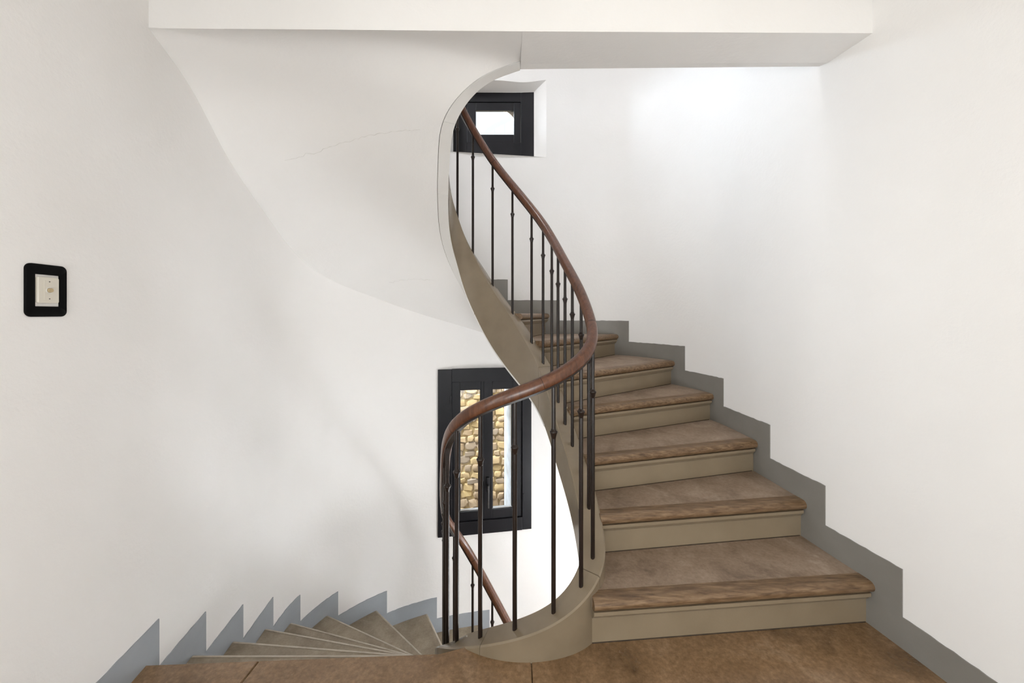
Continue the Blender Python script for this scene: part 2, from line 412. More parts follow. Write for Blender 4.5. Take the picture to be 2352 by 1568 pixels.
# ------------------------------------------------------------------ landing floor: three stone slabs
def outer(s, d=0.0, zi=None):
    p = STR.at(s); n = STR.normal(s); return (p[0]-n[0]*d, p[1]-n[1]*d)
fl = tag(empty('floor', (0, 0.5, 0)), 'brown waxed stone landing floor', kind='structure')
arc = [STR.at(SN[14]+(SN[18]-SN[14])*i/16)[:2] for i in range(17)]
arc = [p for p in arc]
G = 0.0012
yb = -1.4
left_edge = lambda x: 1.283+(x+1.248)*(1.327-1.283)/(1.248-0.253)
slabA = [(-1.16, yb), (-0.885, yb), (-0.885-G, 1.0), (-0.868-G, left_edge(-0.868)), (-1.25, 1.283), (-1.215, 1.0), (-1.18, 0.3)]
mid = [p for p in arc if p[0] < 0.065]
slabB = [(-0.885+G, yb), (0.062-G, yb), (0.066-G, 1.3)] + list(reversed(mid)) + [(-0.253, 1.327), (-0.868+G, left_edge(-0.868)), (-0.885+G, 1.0)]
mid2 = [p for p in arc if p[0] > 0.066]
slabC = [(0.062+G, yb), (1.46, yb), (1.45, 0.3), (1.43, 1.0), (1.40, 1.4), (1.385, 1.5)] + [(0.33, 1.5)] + list(reversed(mid2)) + [(0.066+G, 1.3)]
for poly in (slabA, slabB, slabC): prism('slab', poly, -0.06, 0.0, M_FLOOR, fl, 0.0025)
# the landing's body under the slabs
body = [(-1.16, yb), (1.46, yb), (1.45, 0.3), (1.43, 1.0), (1.40, 1.4), (1.385, 1.5), (0.33, 1.5)] + list(reversed(arc)) + [(-0.253, 1.30), (-1.24, 1.258), (-1.215, 1.0), (-1.18, 0.3)]
prism('landing_body', body, -0.4, -0.0605, M_LOWER, fl)

# ------------------------------------------------------------------ steps
up = tag(empty('staircase', (0.85, 1.45, 0)), 'winding staircase going up on the right with wooden nosings and taupe risers', 'staircase')
down = tag(empty('staircase', (-0.7, 1.3, 0)), 'stone winder stairs going down on the left', 'staircase')

# step number: wall end of the nosing, a second point on the nosing line
UPS = {1: ((1.377, 1.431), (0.27, 1.334)), 2: ((1.342, 1.712), (0.371, 1.583)), 3: ((1.314, 2.019), (0.376, 1.777)), 4: ((1.300, 2.411), (0.303, 2.00)), 5: ((1.160, 2.714), (0.268, 2.090)),
       6: ((0.883, 3.120), (0.165, 2.29)), 7: ((0.315, 3.175), (0.05, 2.40)), 8: ((-0.12, 3.135), (-0.09, 2.51)), 9: ((-0.42, 3.085), (-0.21, 2.55)), 10: ((-0.685, 3.01), (-0.33, 2.56)),
       11: ((-1.017, 2.82), (-0.42, 2.47)), 12: ((-1.252, 2.557), (-0.435, 2.30)), 13: ((-1.343, 2.288), (-0.41, 2.13)), 14: ((-1.335, 2.04), (-0.38, 1.98)), 15: ((-1.30, 1.763), (-0.34, 1.83)), 16: ((-1.275, 1.50), (-0.26, 1.70)), 17: ((-1.248, 1.30), (-0.13, 1.62))}
DNS = {0: ((-1.248, 1.283), (-0.253, 1.327)), -1: ((-1.275, 1.502), (-0.539, 1.503)), -2: ((-1.300, 1.763), (-0.553, 1.70)), -3: ((-1.337, 2.04), (-0.577, 1.894)), -4: ((-1.345, 2.288), (-0.608, 2.085)), -5: ((-1.252, 2.557), (-0.616, 2.27)),
       -6: ((-1.017, 2.82), (-0.596, 2.459)), -7: ((-0.685, 3.01), (-0.506, 2.714)), -8: ((-0.27, 3.11), (-0.20, 2.58)), -9: ((0.0, 3.145), (-0.05, 2.5)), -10: ((0.315, 3.175), (0.06, 2.40)), -11: ((0.883, 3.12), (0.165, 2.29))}
def line_ends(a, b, lo, hi, push=0.0):
    """ends of a nosing line: at the wall and at the stair side of the well string"""
    dx, dy = b[0]-a[0], b[1]-a[1]; l = math.hypot(dx, dy); dx /= l; dy /= l
    far = (a[0]+dx*2.0, a[1]+dy*2.0)
    hit = STR.cross(a, far, lo, hi, -(HALF-0.004))
    if hit is None:
        p = b; s = STR.near(p[0], p[1], lo, hi)
    else:
        s, p = hit[1], hit[2]
    # wall: walk back from a
    w = WALL.cross((a[0]+dx*0.25, a[1]+dy*0.25), (a[0]-dx*1.0, a[1]-dy*1.0))
    if w is None: wp = a; ws = WALL.near(*a)
    else: ws, wp = w[1], w[2]
    return wp, ws, p, s
NOSE_OUT = 0.032
def profile_bar(name, a, b, prof, mat, parent, z, out_dir, cap_round=True):
    """sweep a small profile (u outwards, v up) along the straight line a-b"""
    verts = []; faces = []; n = len(prof)
    for p in (a, b):
        for u, vv in prof: verts.append((p[0]+out_dir[0]*u, p[1]+out_dir[1]*u, z+vv))
    for i in range(n): faces.append((i, (i+1) % n, n+(i+1) % n, n+i))
    faces.append(tuple(range(n))); faces.append(tuple(reversed(range(n, 2*n))))
    return mesh(name, verts, faces, mat, parent, True, 40)
NOSE_PROF = [(-0.028, 0.0), (0.006, 0.0)] + [(0.010+0.022*math.sin(t), -0.021+0.021*math.cos(t)) for t in [math.pi*k/8 for k in range(1, 8)]] + [(0.006, -0.042), (-0.028, -0.042)]
MOULD_PROF = [(0.0, -0.042), (0.024, -0.042), (0.024, -0.055), (0.017, -0.060), (0.013, -0.068), (0.006, -0.075), (0.0, -0.077)]
M_JOINT_DARK = mat_paint('joint_dirt_and_shade', (0.055, 0.035, 0.02), (0.03, 0.02, 0.012), 0.9, 30, 0.2)  # dirt at the riser foot, with its contact shade put into the colour
def make_step(k, table, parent, lo, hi, mat_tread_, wood=True):
    a, b = table[k]; an, bn = table[k+1] if (k+1) in table else table[k]
    if wood is False: an, bn = table[k+1]
    wp, ws, ip, is_ = line_ends(a, b, lo, hi)
    if k == 1: ip = (0.292, a[1]+(b[1]-a[1])*(0.292-a[0])/(b[0]-a[0]))
    wn, wsn, inn, isn = line_ends(an, bn, lo, hi)
    z = k*R
    # direction out over the nosing = down the stairs
    dx, dy = ip[0]-wp[0], ip[1]-wp[1]; l = math.hypot(dx, dy); dx /= l; dy /= l
    out = (dy, -dx)
    mx, my = (wn[0]+inn[0])/2-(wp[0]+ip[0])/2, (wn[1]+inn[1])/2-(wp[1]+ip[1])/2
    if out[0]*mx+out[1]*my > 0: out = (-out[0], -out[1])
    # next riser line lies behind the next nosing
    dxn, dyn = inn[0]-wn[0], inn[1]-wn[1]; ln = math.hypot(dxn, dyn); dxn /= ln; dyn /= ln
    outn = (dyn, -dxn)
    if outn[0]*mx+outn[1]*my > 0: outn = (-outn[0], -outn[1])
    back = 0.05
    wl = [WALL.at(ws+(wsn-ws)*i/8)[:2] for i in range(9)]
    il = [outer(is_+(isn-is_)*i/8, HALF-0.006) for i in range(9)]
    set_ = 0.03 if wood else 0.0
    p_front_w = (wp[0]-out[0]*set_, wp[1]-out[1]*set_); p_front_i = (ip[0]-out[0]*set_, ip[1]-out[1]*set_)
    p_back_w = (wn[0]-outn[0]*back, wn[1]-outn[1]*back); p_back_i = (inn[0]-outn[0]*back, inn[1]-outn[1]*back)
    poly = [p_front_w] + wl[1:] + [p_back_w, p_back_i] + list(reversed(il))[:-1] + [p_front_i]
    # drop points that fall in front of the front line
    keep = []
    for q in poly:
        if (q[0]-p_front_w[0])*out[0]+(q[1]-p_front_w[1])*out[1] < 1e-4: keep.append(q)
    thick = 0.04 if wood else R+0.03
    st = prism('step', keep, z-thick, z, mat_tread_, parent, 0.0 if wood else 0.004)
    if wood:
        cut = 0.004
        na = (wp[0]+dx*cut-out[0]*NOSE_OUT, wp[1]+dy*cut-out[1]*NOSE_OUT); nb = (ip[0]-out[0]*NOSE_OUT, ip[1]-out[1]*NOSE_OUT)
        profile_bar('nosing', na, nb, NOSE_PROF, M_NOSE, st, z+0.001, out)
        ra = (wp[0]-out[0]*NOSE_OUT, wp[1]-out[1]*NOSE_OUT); rb = (ip[0]-out[0]*NOSE_OUT, ip[1]-out[1]*NOSE_OUT)
        profile_bar('moulding', (ra[0]+dx*0.012, ra[1]+dy*0.012), rb, MOULD_PROF, M_TAUPE, st, z, out)
        v = []
        for p in (ra, rb):
            for dd in (0.0, -0.02):
                for zz in (z-R-0.01, z-0.03): v.append((p[0]+out[0]*dd, p[1]+out[1]*dd, zz))
        mesh('riser', v, [(0, 1, 5, 4), (2, 6, 7, 3), (1, 3, 7, 5), (0, 4, 6, 2), (0, 2, 3, 1), (4, 5, 7, 6)], M_TAUPE, st)
        profile_bar('joint', (ra[0]+dx*0.01, ra[1]+dy*0.01), rb, [(-0.002, 0.0), (0.0022, 0.0), (0.0010, 0.0032), (-0.002, 0.0032)], M_JOINT_DARK, st, z-R, out)
    else:
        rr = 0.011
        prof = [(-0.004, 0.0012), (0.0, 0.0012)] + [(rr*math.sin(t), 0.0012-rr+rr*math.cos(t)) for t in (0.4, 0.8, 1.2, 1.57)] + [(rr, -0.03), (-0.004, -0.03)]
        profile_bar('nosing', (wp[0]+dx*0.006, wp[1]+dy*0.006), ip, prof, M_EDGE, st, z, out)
    return st, ws
UP_LO, UP_HI = SN[17], STR.L
DN_LO, DN_HI = 0.0, SN[14]
UPW, DNW = {}, {}
for k in range(1, 17):
    lo = SN[16]; hi = STR.L
    st, UPW[k] = make_step(k, UPS, up, lo, hi, M_TREAD)
for k in range(-11, 0):
    st, DNW[k] = make_step(k, DNS, down, DN_LO, DN_HI, M_LOWER, False)

# ------------------------------------------------------------------ well string
def sweep_string(name, s0, s1, parent):
    n = max(3, int((s1-s0)/0.014)); verts = []; faces = []; b = 0.005
    for i in range(n+1):
        s = s0+(s1-s0)*i/n; x, y, zt, zb = STR.at(s); nx, ny = STR.normal(s)
        for d, z in ((HALF, zb), (HALF, zt-b), (HALF-b, zt), (-HALF+b, zt), (-HALF, zt-b), (-HALF, zb+(0.06 if s > SN[20] else 0))):
            verts.append((x+nx*d, y+ny*d, z))
    for i in range(n):
        for j in range(6): faces.append((i*6+j, i*6+(j+1) % 6, i*6+6+(j+1) % 6, i*6+6+j))
    faces.append(tuple(range(6))); faces.append(tuple(n*6+j for j in reversed(range(6))))
    return mesh(name, verts, faces, M_STRING, parent, True, 35)
g = 0.0012
CUT_A = SN[17]+0.05; CUT_B = SN[25]-0.02; CUT_C = SN[30]-0.03
sweep_string('stringer', SN[14]+0.02, CUT_A-g, up); sweep_string('stringer', CUT_A+g, CUT_B-g, up)
sweep_string('stringer', CUT_B+g, STR.L, up)
sweep_string('stringer', 0, SN[9], down); sweep_string('stringer', SN[9]+g, SN[14]+0.02-g, down)

# white edge strip under the string (round the opening above)
def strip(name, s0, s1, d0, d1, drop, mat, parent, thick=0.012):
    n = max(3, int((s1-s0)/0.014)); verts = []; faces = []
    for i in range(n+1):
        s = s0+(s1-s0)*i/n; x, y, zt, zb = STR.at(s); nx, ny = STR.normal(s)
        for d, z in ((d0, zb-drop), (d0, zb-drop+thick), (d1, zb-drop+thick), (d1, zb-drop)): verts.append((x+nx*d, y+ny*d, z))
    for i in range(n):
        for j in range(4): faces.append((i*4+j, i*4+(j+1) % 4, i*4+4+(j+1) % 4, i*4+4+j))
    faces.append((0, 1, 2, 3)); faces.append(tuple(n*4+j for j in (3, 2, 1, 0)))
    return mesh(name, verts, faces, mat, parent, True, 35)
e0 = SN[24]; cuts = [e0, SN[29]-0.02, SN[33]-0.02, SN[35]+0.02, STR.L]
for a, b in zip(cuts, cuts[1:]): strip('edge_strip', a+g, b-g, HALF+0.002, HALF-0.056, 0.006, M_WHITE, up)

# ------------------------------------------------------------------ soffit under the flight and the landing above
inner_nodes = []
def crack(s):
    x, y, zt, zb = STR.at(s); nx, ny = STR.normal(s); d = HALF-0.0585
    return [x+nx*d, y+ny*d, zb-0.004]
RUL = [((0.037, 1.372, 2.212), STR.L), ((-0.40, 1.345, 2.195), STR.L-0.07), ((-0.85, 1.32, 2.18), SN[37]), ((-1.255, 1.296, 2.166), SN[36]),
       ((-1.275, 1.50, 2.087), SN[35]), ((-1.305, 1.75, 1.894), SN[34]), ((-1.342, 2.175, 1.665), SN[33]), ((-1.30, 2.44, 1.50), SN[32]), ((-0.99, 2.845, 1.29), SN[30]),
       ((-0.45, 3.07, 1.10), SN[29]), ((-0.10, 3.13, 0.985), SN[28]), ((0.31, 3.175, 0.83), SN[27]), ((0.88, 3.12, 0.64), SN[26]), ((1.16, 2.75, 0.50), SN[25]), ((1.29, 2.41, 0.34), SN[22]),
       ((1.315, 2.02, 0.16), SN[20]), ((1.34, 1.71, 0.0), SN[19]), ((1.38, 1.44, -0.15), SN[18])]
outer_pts = catmull([r[0] for r in RUL[3:]], 8)
inner_s = [r[1] for r in RUL]
rows = []
for i in range(3):
    for j in range(8):
        t = j/8; o_ = [a+(b-a)*t for a, b in zip(RUL[i][0], RUL[i+1][0])]; rows.append((o_, inner_s[i]+(inner_s[i+1]-inner_s[i])*t))
for i in range(3, len(RUL)-1):
    for j in range(8):
        t = j/8; rows.append((outer_pts[(i-3)*8+j], inner_s[i]+(inner_s[i+1]-inner_s[i])*t))
rows.append((outer_pts[-1], inner_s[-1]))
verts = []; faces = []; K = 14
for ri, (o_, s) in enumerate(rows):
    c = crack(s)
    dirx, diry = o_[0]-c[0], o_[1]-c[1]; l = math.hypot(dirx, diry)
    ext = 0.03 if ri >= 24 else 0.0
    for k in range(K+1):
        t = k/K*(1+ext/l)
        sag = 0.03*math.sin(math.pi*min(1, t)) if ri > 12 else 0.03*ri/12*math.sin(math.pi*t)
        verts.append((c[0]+dirx*t, c[1]+diry*t, c[2]+(o_[2]-c[2])*t+sag))
for i in range(len(rows)-1):
    for k in range(K): faces.append((i*(K+1)+k, i*(K+1)+k+1, (i+1)*(K+1)+k+1, (i+1)*(K+1)+k))
sof = mesh('soffit', verts, faces, M_SOFFIT, up, True)
def on_soffit(r, k):
    i, j = int(r), int(k); a, b = r-i, k-j
    q = [Vector(verts[(i+di)*(K+1)+j+dj]) for di in (0, 1) for dj in (0, 1)]
    return (q[0]*(1-b)+q[1]*b)*(1-a)+(q[2]*(1-b)+q[3]*b)*a
def hairline(name, nodes, r, mat, parent, seed):
    rnd_ = random.Random(seed); pts = []
    for (r0, k0), (r1, k1) in zip(nodes, nodes[1:]):
        for i in range(9): t = i/9; pts.append(on_soffit(r0+(r1-r0)*t+rnd_.uniform(-.16, .16), k0+(k1-k0)*t))
    v_ = []; f_ = []
    for i, p in enumerate(pts):
        d = (pts[min(i+1, len(pts)-1)]-pts[max(i-1, 0)]).normalized(); n1 = d.cross(Vector((0.1, 0.5, 0.86))).normalized(); n2 = d.cross(n1)
        rr = r*rnd_.uniform(0.4, 1.0)
        for c_, s_ in ((1, 0), (0, 1), (-1, 0), (0, -1)): v_.append(p+n1*c_*rr+n2*s_*rr)
    for i in range(len(pts)-1):
        for j in range(4): f_.append((i*4+j, i*4+(j+1) % 4, i*4+4+(j+1) % 4, i*4+4+j))
    return mesh(name, v_, f_, mat, parent)
M_CRACK = mat_paint('crack_filler', (0.68, 0.655, 0.63), (0.55, 0.52, 0.49), 0.8, 40, 0.2)
hairline('crack', [(40.6, 10.4), (40.1, 8.2), (38.7, 6.2), (37.1, 4.3), (35.3, 2.2), (34.6, 1.2)], 0.0011, M_CRACK, sof, 5)
hairline('crack', [(62.3, 9.3), (63.0, 6.0), (64.0, 3.2)], 0.0009, M_CRACK, sof, 8)

# landing above: ceiling slab, beam and its edge
ZC = 2.392
ce = tag(empty('ceiling', (0, 0.0, ZC)), 'white ceiling of the landing with a deep plastered beam', kind='structure')
cpoly = [(-1.17, -1.4), (1.46, -1.4), (1.45, 0.3), (1.43, 1.0), (1.41, 1.44), (0.037, 1.37), (-1.26, 1.296), (-1.22, 1.0), (-1.19, 0.3)]
prism('ceiling_slab', cpoly, ZC, STOREY, M_WALL, ce)
# beam: bottom right part and the long near face
nl, nm, nr = (-1.262, 1.296, 2.166), (0.037, 1.372, 2.212), (1.42, 1.447, 2.2605)
fm, fr = (0.037, 1.69, 2.272), (1.40, 1.655, 2.262)
cm, cr = (0.037, 1.645, 2.2735), (1.40, 1.615, 2.260)
nq = 10
v = []; f = []
near = [tuple(a+(b-a)*i/nq for a, b in zip(nl, nm)) for i in range(nq)] + [tuple(a+(b-a)*i/nq for a, b in zip(nm, nr)) for i in range(nq+1)]
for p in near: v.append(p); v.append((p[0], p[1], ZC+0.05))
for i in range(len(near)-1): f.append((2*i, 2*i+2, 2*i+3, 2*i+1))
mesh('beam_face', v, f, M_WALL, ce)
v = []; f = []
for i in range(nq+1):
    t = i/nq; L = lambda a, b: tuple(p+(q-p)*t for p, q in zip(a, b))
    n_, c_, f_ = L(nm, nr), L(cm, cr), L(fm, fr)
    v += [n_, tuple((a+b)/2 for a, b in zip(n_, c_)), c_, (f_[0], f_[1], f_[2]+0.008), (f_[0], f_[1], STOREY)]
for i in range(nq):
    for j in range(4): f.append((i*5+j, i*5+j+1, i*5+6+j, i*5+5+j))
mesh('beam_soffit', v, f, M_SOFFIT, ce)
mesh('landing_top', [(-1.24, 1.29, STOREY), (-0.13, 1.60, STOREY), (0.037, 1.69, STOREY), (1.40, 1.655, STOREY), (1.42, 1.44, STOREY), (0.037, 1.36, STOREY)], [(0, 5, 2, 1), (2, 5, 4, 3)], M_FLOOR, ce)

# ------------------------------------------------------------------ stepped skirting painted on the wall
def skirting(name, spans, label, mat=M_SKIRT):
    """spans: (s0, s1, z_bottom, z_top) along the wall"""
    v = []; f = []; rnd = random.Random(3)
    for s0, s1, zb, zt in spans:
        if s1 < s0: s0, s1 = s1, s0
        n = max(2, int((s1-s0)/0.02)); base = len(v)
        for i in range(n+1):
            s = s0+(s1-s0)*i/n; p = WALL.at(s); nx, ny = WALL.normal(s)
            z = zt+rnd.uniform(-0.0016, 0.0016)
            for d in (0.0045, -0.012):
                v.append((p[0]-nx*d, p[1]-ny*d, zb)); v.append((p[0]-nx*d, p[1]-ny*d, z))
        for i in range(n):
            a = base+i*4; b = a+4
            f += [(a, b, b+1, a+1), (a+1, b+1, b+3, a+3)]
        f.append((base, base+1, base+3, base+2)); e = base+n*4; f.append((e, e+2, e+3, e+1))
    return tag(mesh(name, v, f, mat), label, kind='structure')
BAND = 0.112
# wall travels left -> back -> right, so going up the stairs is decreasing s on the right-hand side
OFF = 0.085
spans = []; prev = WALL.L
for k in range(0, 9):
    nxt = UPW[k+1]+OFF
    spans.append((nxt, prev, k*R-R-0.02, k*R+BAND)); prev = nxt
skirting('baseboard_right', spans, 'grey stepped skirting painted along the wall of the rising stairs')
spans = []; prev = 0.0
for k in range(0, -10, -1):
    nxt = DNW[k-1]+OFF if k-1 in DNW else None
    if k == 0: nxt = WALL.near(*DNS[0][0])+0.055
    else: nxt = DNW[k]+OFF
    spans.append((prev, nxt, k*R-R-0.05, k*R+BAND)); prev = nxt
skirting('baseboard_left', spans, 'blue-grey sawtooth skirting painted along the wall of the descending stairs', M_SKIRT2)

# ------------------------------------------------------------------ balustrade
bal = tag(empty('balustrade', (0.146, 1.348, 0.124)), 'iron baluster railing with a curving varnished wooden handrail round the stairwell', 'railing')
LB, KN = 0.80, 0.646
def baluster_mesh():
    me = bpy.data.meshes.new('baluster'); bm = bmesh.new(); n = 12
    prof = [(0.0, -0.04), (0.0082, -0.04), (0.0082, KN-0.02), (0.0074, KN+0.03), (0.0074, LB+0.012), (0.0, LB+0.012)]
    lathe(bm, prof, n); bm.to_mesh(me); bm.free()
    me.polygons.foreach_set('use_smooth', [True]*len(me.polygons)); me.set_sharp_from_angle(angle=0.8); me.materials.append(M_IRON); return me
def lathe(bm, prof, n):
    rings = []
    for r, z in prof:
        if r == 0: rings.append([bm.verts.new((0, 0, z))])
        else: rings.append([bm.verts.new((r*math.cos(2*math.pi*i/n), r*math.sin(2*math.pi*i/n), z)) for i in range(n)])
    for a, b in zip(rings, rings[1:]):
        for i in range(n):
            if len(a) == 1: bm.faces.new((a[0], b[(i+1) % n], b[i]))
            elif len(b) == 1: bm.faces.new((a[i], a[(i+1) % n], b[0]))
            else: bm.faces.new((a[i], a[(i+1) % n], b[(i+1) % n], b[i]))
    bmesh.ops.recalc_face_normals(bm, faces=bm.faces)
def knob_mesh():
    me = bpy.data.meshes.new('collar'); bm = bmesh.new()
    lathe(bm, [(0.0, -0.024), (0.0080, -0.024), (0.0088, -0.018), (0.0112, -0.008), (0.0138, -0.002), (0.0142, 0.001), (0.0132, 0.003), (0.0098, 0.0045), (0.0092, 0.010), (0.0, 0.011)], 14)
    bm.to_mesh(me); bm.free()
    me.polygons.foreach_set('use_smooth', [True]*len(me.polygons)); me.materials.append(M_IRON); return me
BM, KM = baluster_mesh(), knob_mesh()
bs = []
for i in range(3, 10): bs.append(SN[i])
def even(a, b, n): return [a+(b-a)*(i+1)/(n+1) for i in range(n)]
seq = [SN[3], SN[4], SN[5], SN[6]] + even(SN[6], SN[12], 7) + [SN[12], SN[13], SN[14], SN[15], SN[16], SN[17], SN[18]]
seq += [SN[19]+0.05] + [SN[i] for i in range(20, 31)] + even(SN[30], STR.L, 8)
for s in seq:
    x, y, zt, zb = STR.at(s)
    b = bpy.data.objects.new('baluster', BM); C.objects.link(b); b.location = (x, y, zt-0.004); put(b, bal)
    k = bpy.data.objects.new('collar', KM); C.objects.link(k); k.location = (x, y, zt-0.004+KN); put(k, b)

RW, RH = 0.0215, 0.0225
RP = []
for i in range(20):
    t = 2*math.pi*i/20; c, s_ = math.cos(t), math.sin(t)
    ex = 0.75 if s_ > 0 else 0.55
    RP.append((RW*math.copysign(abs(c)**ex, c), RH*math.copysign(abs(s_)**(0.9 if s_ > 0 else 0.7), s_)))
RJ = [(a*1.012, b*1.012) for a, b in RP]
RAILC = Curve(smooth_curve([p[:] for p in STR.p], 60))
def rail_seg(name, s0, s1, prof, mat, dz, parent):
    n = max(3, int((s1-s0)/0.012)); verts = []; faces = []; m = len(prof)
    for i in range(n+1):
        s = s0+(s1-s0)*i/n; x, y, zt, _ = RAILC.at(s); nx, ny = RAILC.normal(s)
        T = RAILC.tangent3(s); Nn = Vector((nx, ny, 0)); U = T.cross(Nn).normalized()
        if U.z < 0: U = -U
        c = Vector((x, y, zt+dz))
        for a, b in prof: verts.append(c+Nn*a+U*b)
    for i in range(n):
        for j in range(m): faces.append((i*m+j, i*m+(j+1) % m, i*m+m+(j+1) % m, i*m+m+j))
    faces.append(tuple(range(m))); faces.append(tuple(n*m+j for j in reversed(range(m))))
    return mesh(name, verts, faces, mat, parent, True, 45)
k_ = RAILC.L/STR.L
rc = [SN[3], SN[6], SN[9]-0.05, SN[13]-0.03, SN[16]-0.04, SN[19]-0.01, SN[25]-0.04, SN[28]-0.01, SN[31], SN[35], STR.L]
for a, b in zip(rc, rc[1:]):
    sg = rail_seg('handrail', a*k_+0.0005, b*k_-0.0005, RP, M_RAIL, LB+0.031, bal)
    if b < STR.L: rail_seg('joint', b*k_-0.0008, b*k_+0.0008, RJ, M_IRON, LB+0.031, sg)
    rail_seg('core_bar', a*k_+0.0005, b*k_-0.0005, [(-0.012, -0.028), (0.012, -0.028), (0.012, -0.018), (-0.012, -0.018)], M_IRON, LB+0.031, sg)

# ------------------------------------------------------------------ windows
def xf_plane(p0, p1):
    """local x along p0->p1, local y outwards, z up"""
    dx, dy = p1[0]-p0[0], p1[1]-p0[1]; l = math.hypot(dx, dy); dx /= l; dy /= l
    return (lambda q: Vector((p0[0]+dx*q[0]-dy*q[1], p0[1]+dy*q[0]+dx*q[1], q[2]))), l
# lower window: two narrow casements in a wide dark frame
P0, P1 = WALL.at(LW['s0']), WALL.at(LW['s1'])
T1, WLEN = xf_plane(P0, P1)
w1 = tag(empty('window_1', (-0.22, 3.12, LW['z0'])), 'dark framed double casement window looking onto a stone wall', kind='structure')
def wbox(name, x0, x1, y0, y1, z0, z1, mat, par, bev=0.003): return box(name, x0, x1, y0, y1, z0, z1, mat, par, bev, T1)
z0, z1 = LW['z0'], LW['z1']
FL, FR, FT, FB = 0.108, 0.075, 0.105, 0.150
wbox('window_frame', -0.002, FL, -0.012, 0.09, z0, z1, M_FRAME, w1); wbox('window_frame', WLEN-FR, WLEN+0.002, -0.012, 0.09, z0, z1, M_FRAME, w1)
wbox('window_frame', FL, WLEN-FR, -0.012, 0.09, z1-FT, z1+0.002, M_FRAME, w1); wbox('window_frame', FL, WLEN-FR, -0.012, 0.09, z0-0.002, z0+0.105, M_FRAME, w1)
zs0, zs1 = z0+0.105, z1-FT; xm = 0.367
for (a, b, gl, gr, hx) in ((FL, xm, 0.172, 0.343, FL-0.012), (xm, WLEN-FR, 0.437, 0.605, WLEN-FR+0.004)):
    a += 0.0002; b -= 0.0002
    sash = wbox('sash', a, gl, 0.006, 0.06, zs0, zs1, M_FRAME, w1)
    wbox('stile', gr, b, 0.006, 0.06, zs0, zs1, M_FRAME, sash); wbox('rail', gl, gr, 0.006, 0.06, zs1-0.07, zs1, M_FRAME, sash); wbox('rail', gl, gr, 0.006, 0.06, zs0, zs0+0.075, M_FRAME, sash)
    # bright bevelled glazing bead
    wbox('glazing_bead', gl, gr, 0.02, 0.045, zs0+0.075, zs0+0.083, M_JAMB, sash, 0.001); wbox('glazing_bead', gl, gl+0.006, 0.016, 0.04, zs0+0.083, zs1-0.07, M_FRAME, sash, 0.001)
    wbox('glazing_bead', gr-0.006, gr, 0.016, 0.04, zs0+0.083, zs1-0.07, M_FRAME, sash, 0.001)
    wbox('pane', gl, gr, 0.034, 0.038, zs0+0.075, zs1-0.07, M_GLASS, sash, 0)
    for hz in (zs0+0.16, zs1-0.14): wbox('hinge', hx-0.003, hx+0.011, -0.018, 0.008, hz-0.035, hz+0.035, M_FRAME, sash, 0.002)
hs = wbox('handle', 0.388, 0.412, -0.004, 0.008, -0.27, -0.15, M_FRAME, w1, 0.004)
wbox('grip', 0.394, 0.406, -0.045, -0.033, -0.385, -0.20, M_STEEL, hs, 0.005); wbox('grip_post', 0.394, 0.406, -0.040, 0.0, -0.225, -0.205, M_STEEL, hs, 0.004)

# outer jambs, lintel and sill of the lower window
oj = tag(empty('trim_1', (-0.2, 3.4, -0.7)), 'flaking white outer jambs of the casement window', kind='structure')
prism('jamb', [(0.045, 3.25), (-0.075, 3.66), (0.40, 3.66), (0.40, 3.25)], -0.95, 0.95, M_JAMB, oj)
prism('jamb', [(-0.56, 3.20), (-0.60, 3.66), (-0.95, 3.66), (-0.95, 3.20)], -0.95, 0.95, M_JAMB, oj)
box('lintel', -0.95, 0.40, 3.20, 3.66, 0.70, 0.95, M_JAMB, oj); box('sill', -0.95, 0.40, 3.22, 3.70, -1.1, -0.82, M_JAMB, oj)

# upper window: small deep-set casement
w2 = tag(empty('window_2', (-0.16, 3.27, 2.50)), 'small dark window deep in the wall at the turn of the stairs', kind='structure')
YF = 3.225; X0, X1, Z0, Z1 = -0.48, 0.167, 2.49, 3.075
gx0, gx1, gz0, gz1 = -0.309, 0.015, 2.717, 2.922
def ubox(n, a, b, c, d, e, f_, m, p, bev=0.003): return box(n, a, b, c, d, e, f_, m, p, bev)
ax0, ax1, az0, az1 = gx0-0.075, gx1+0.06, gz0-0.07, gz1+0.07
for q in ((X0-0.05, ax0, Z0-0.05, Z1+0.05), (ax1, X1+0.05, Z0-0.05, Z1+0.05), (ax0, ax1, az1, Z1+0.05), (ax0, ax1, Z0-0.05, az0)): ubox('window_frame', q[0], q[1], YF, YF+0.04, q[2], q[3], M_FRAME, w2)
sash = ubox('sash', ax0+0.002, gx0, YF+0.006, YF+0.03, az0+0.002, az1-0.002, M_FRAME, w2)
ubox('stile', gx1, ax1-0.002, YF+0.006, YF+0.03, az0+0.002, az1-0.002, M_FRAME, sash)
ubox('rail', gx0, gx1, YF+0.006, YF+0.03, gz1, az1-0.002, M_FRAME, sash); ubox('rail', gx0, gx1, YF+0.006, YF+0.03, az0+0.002, gz0, M_FRAME, sash)
ubox('pane', gx0, gx1, YF+0.018, YF+0.021, gz0, gz1, M_GLASS, sash, 0)
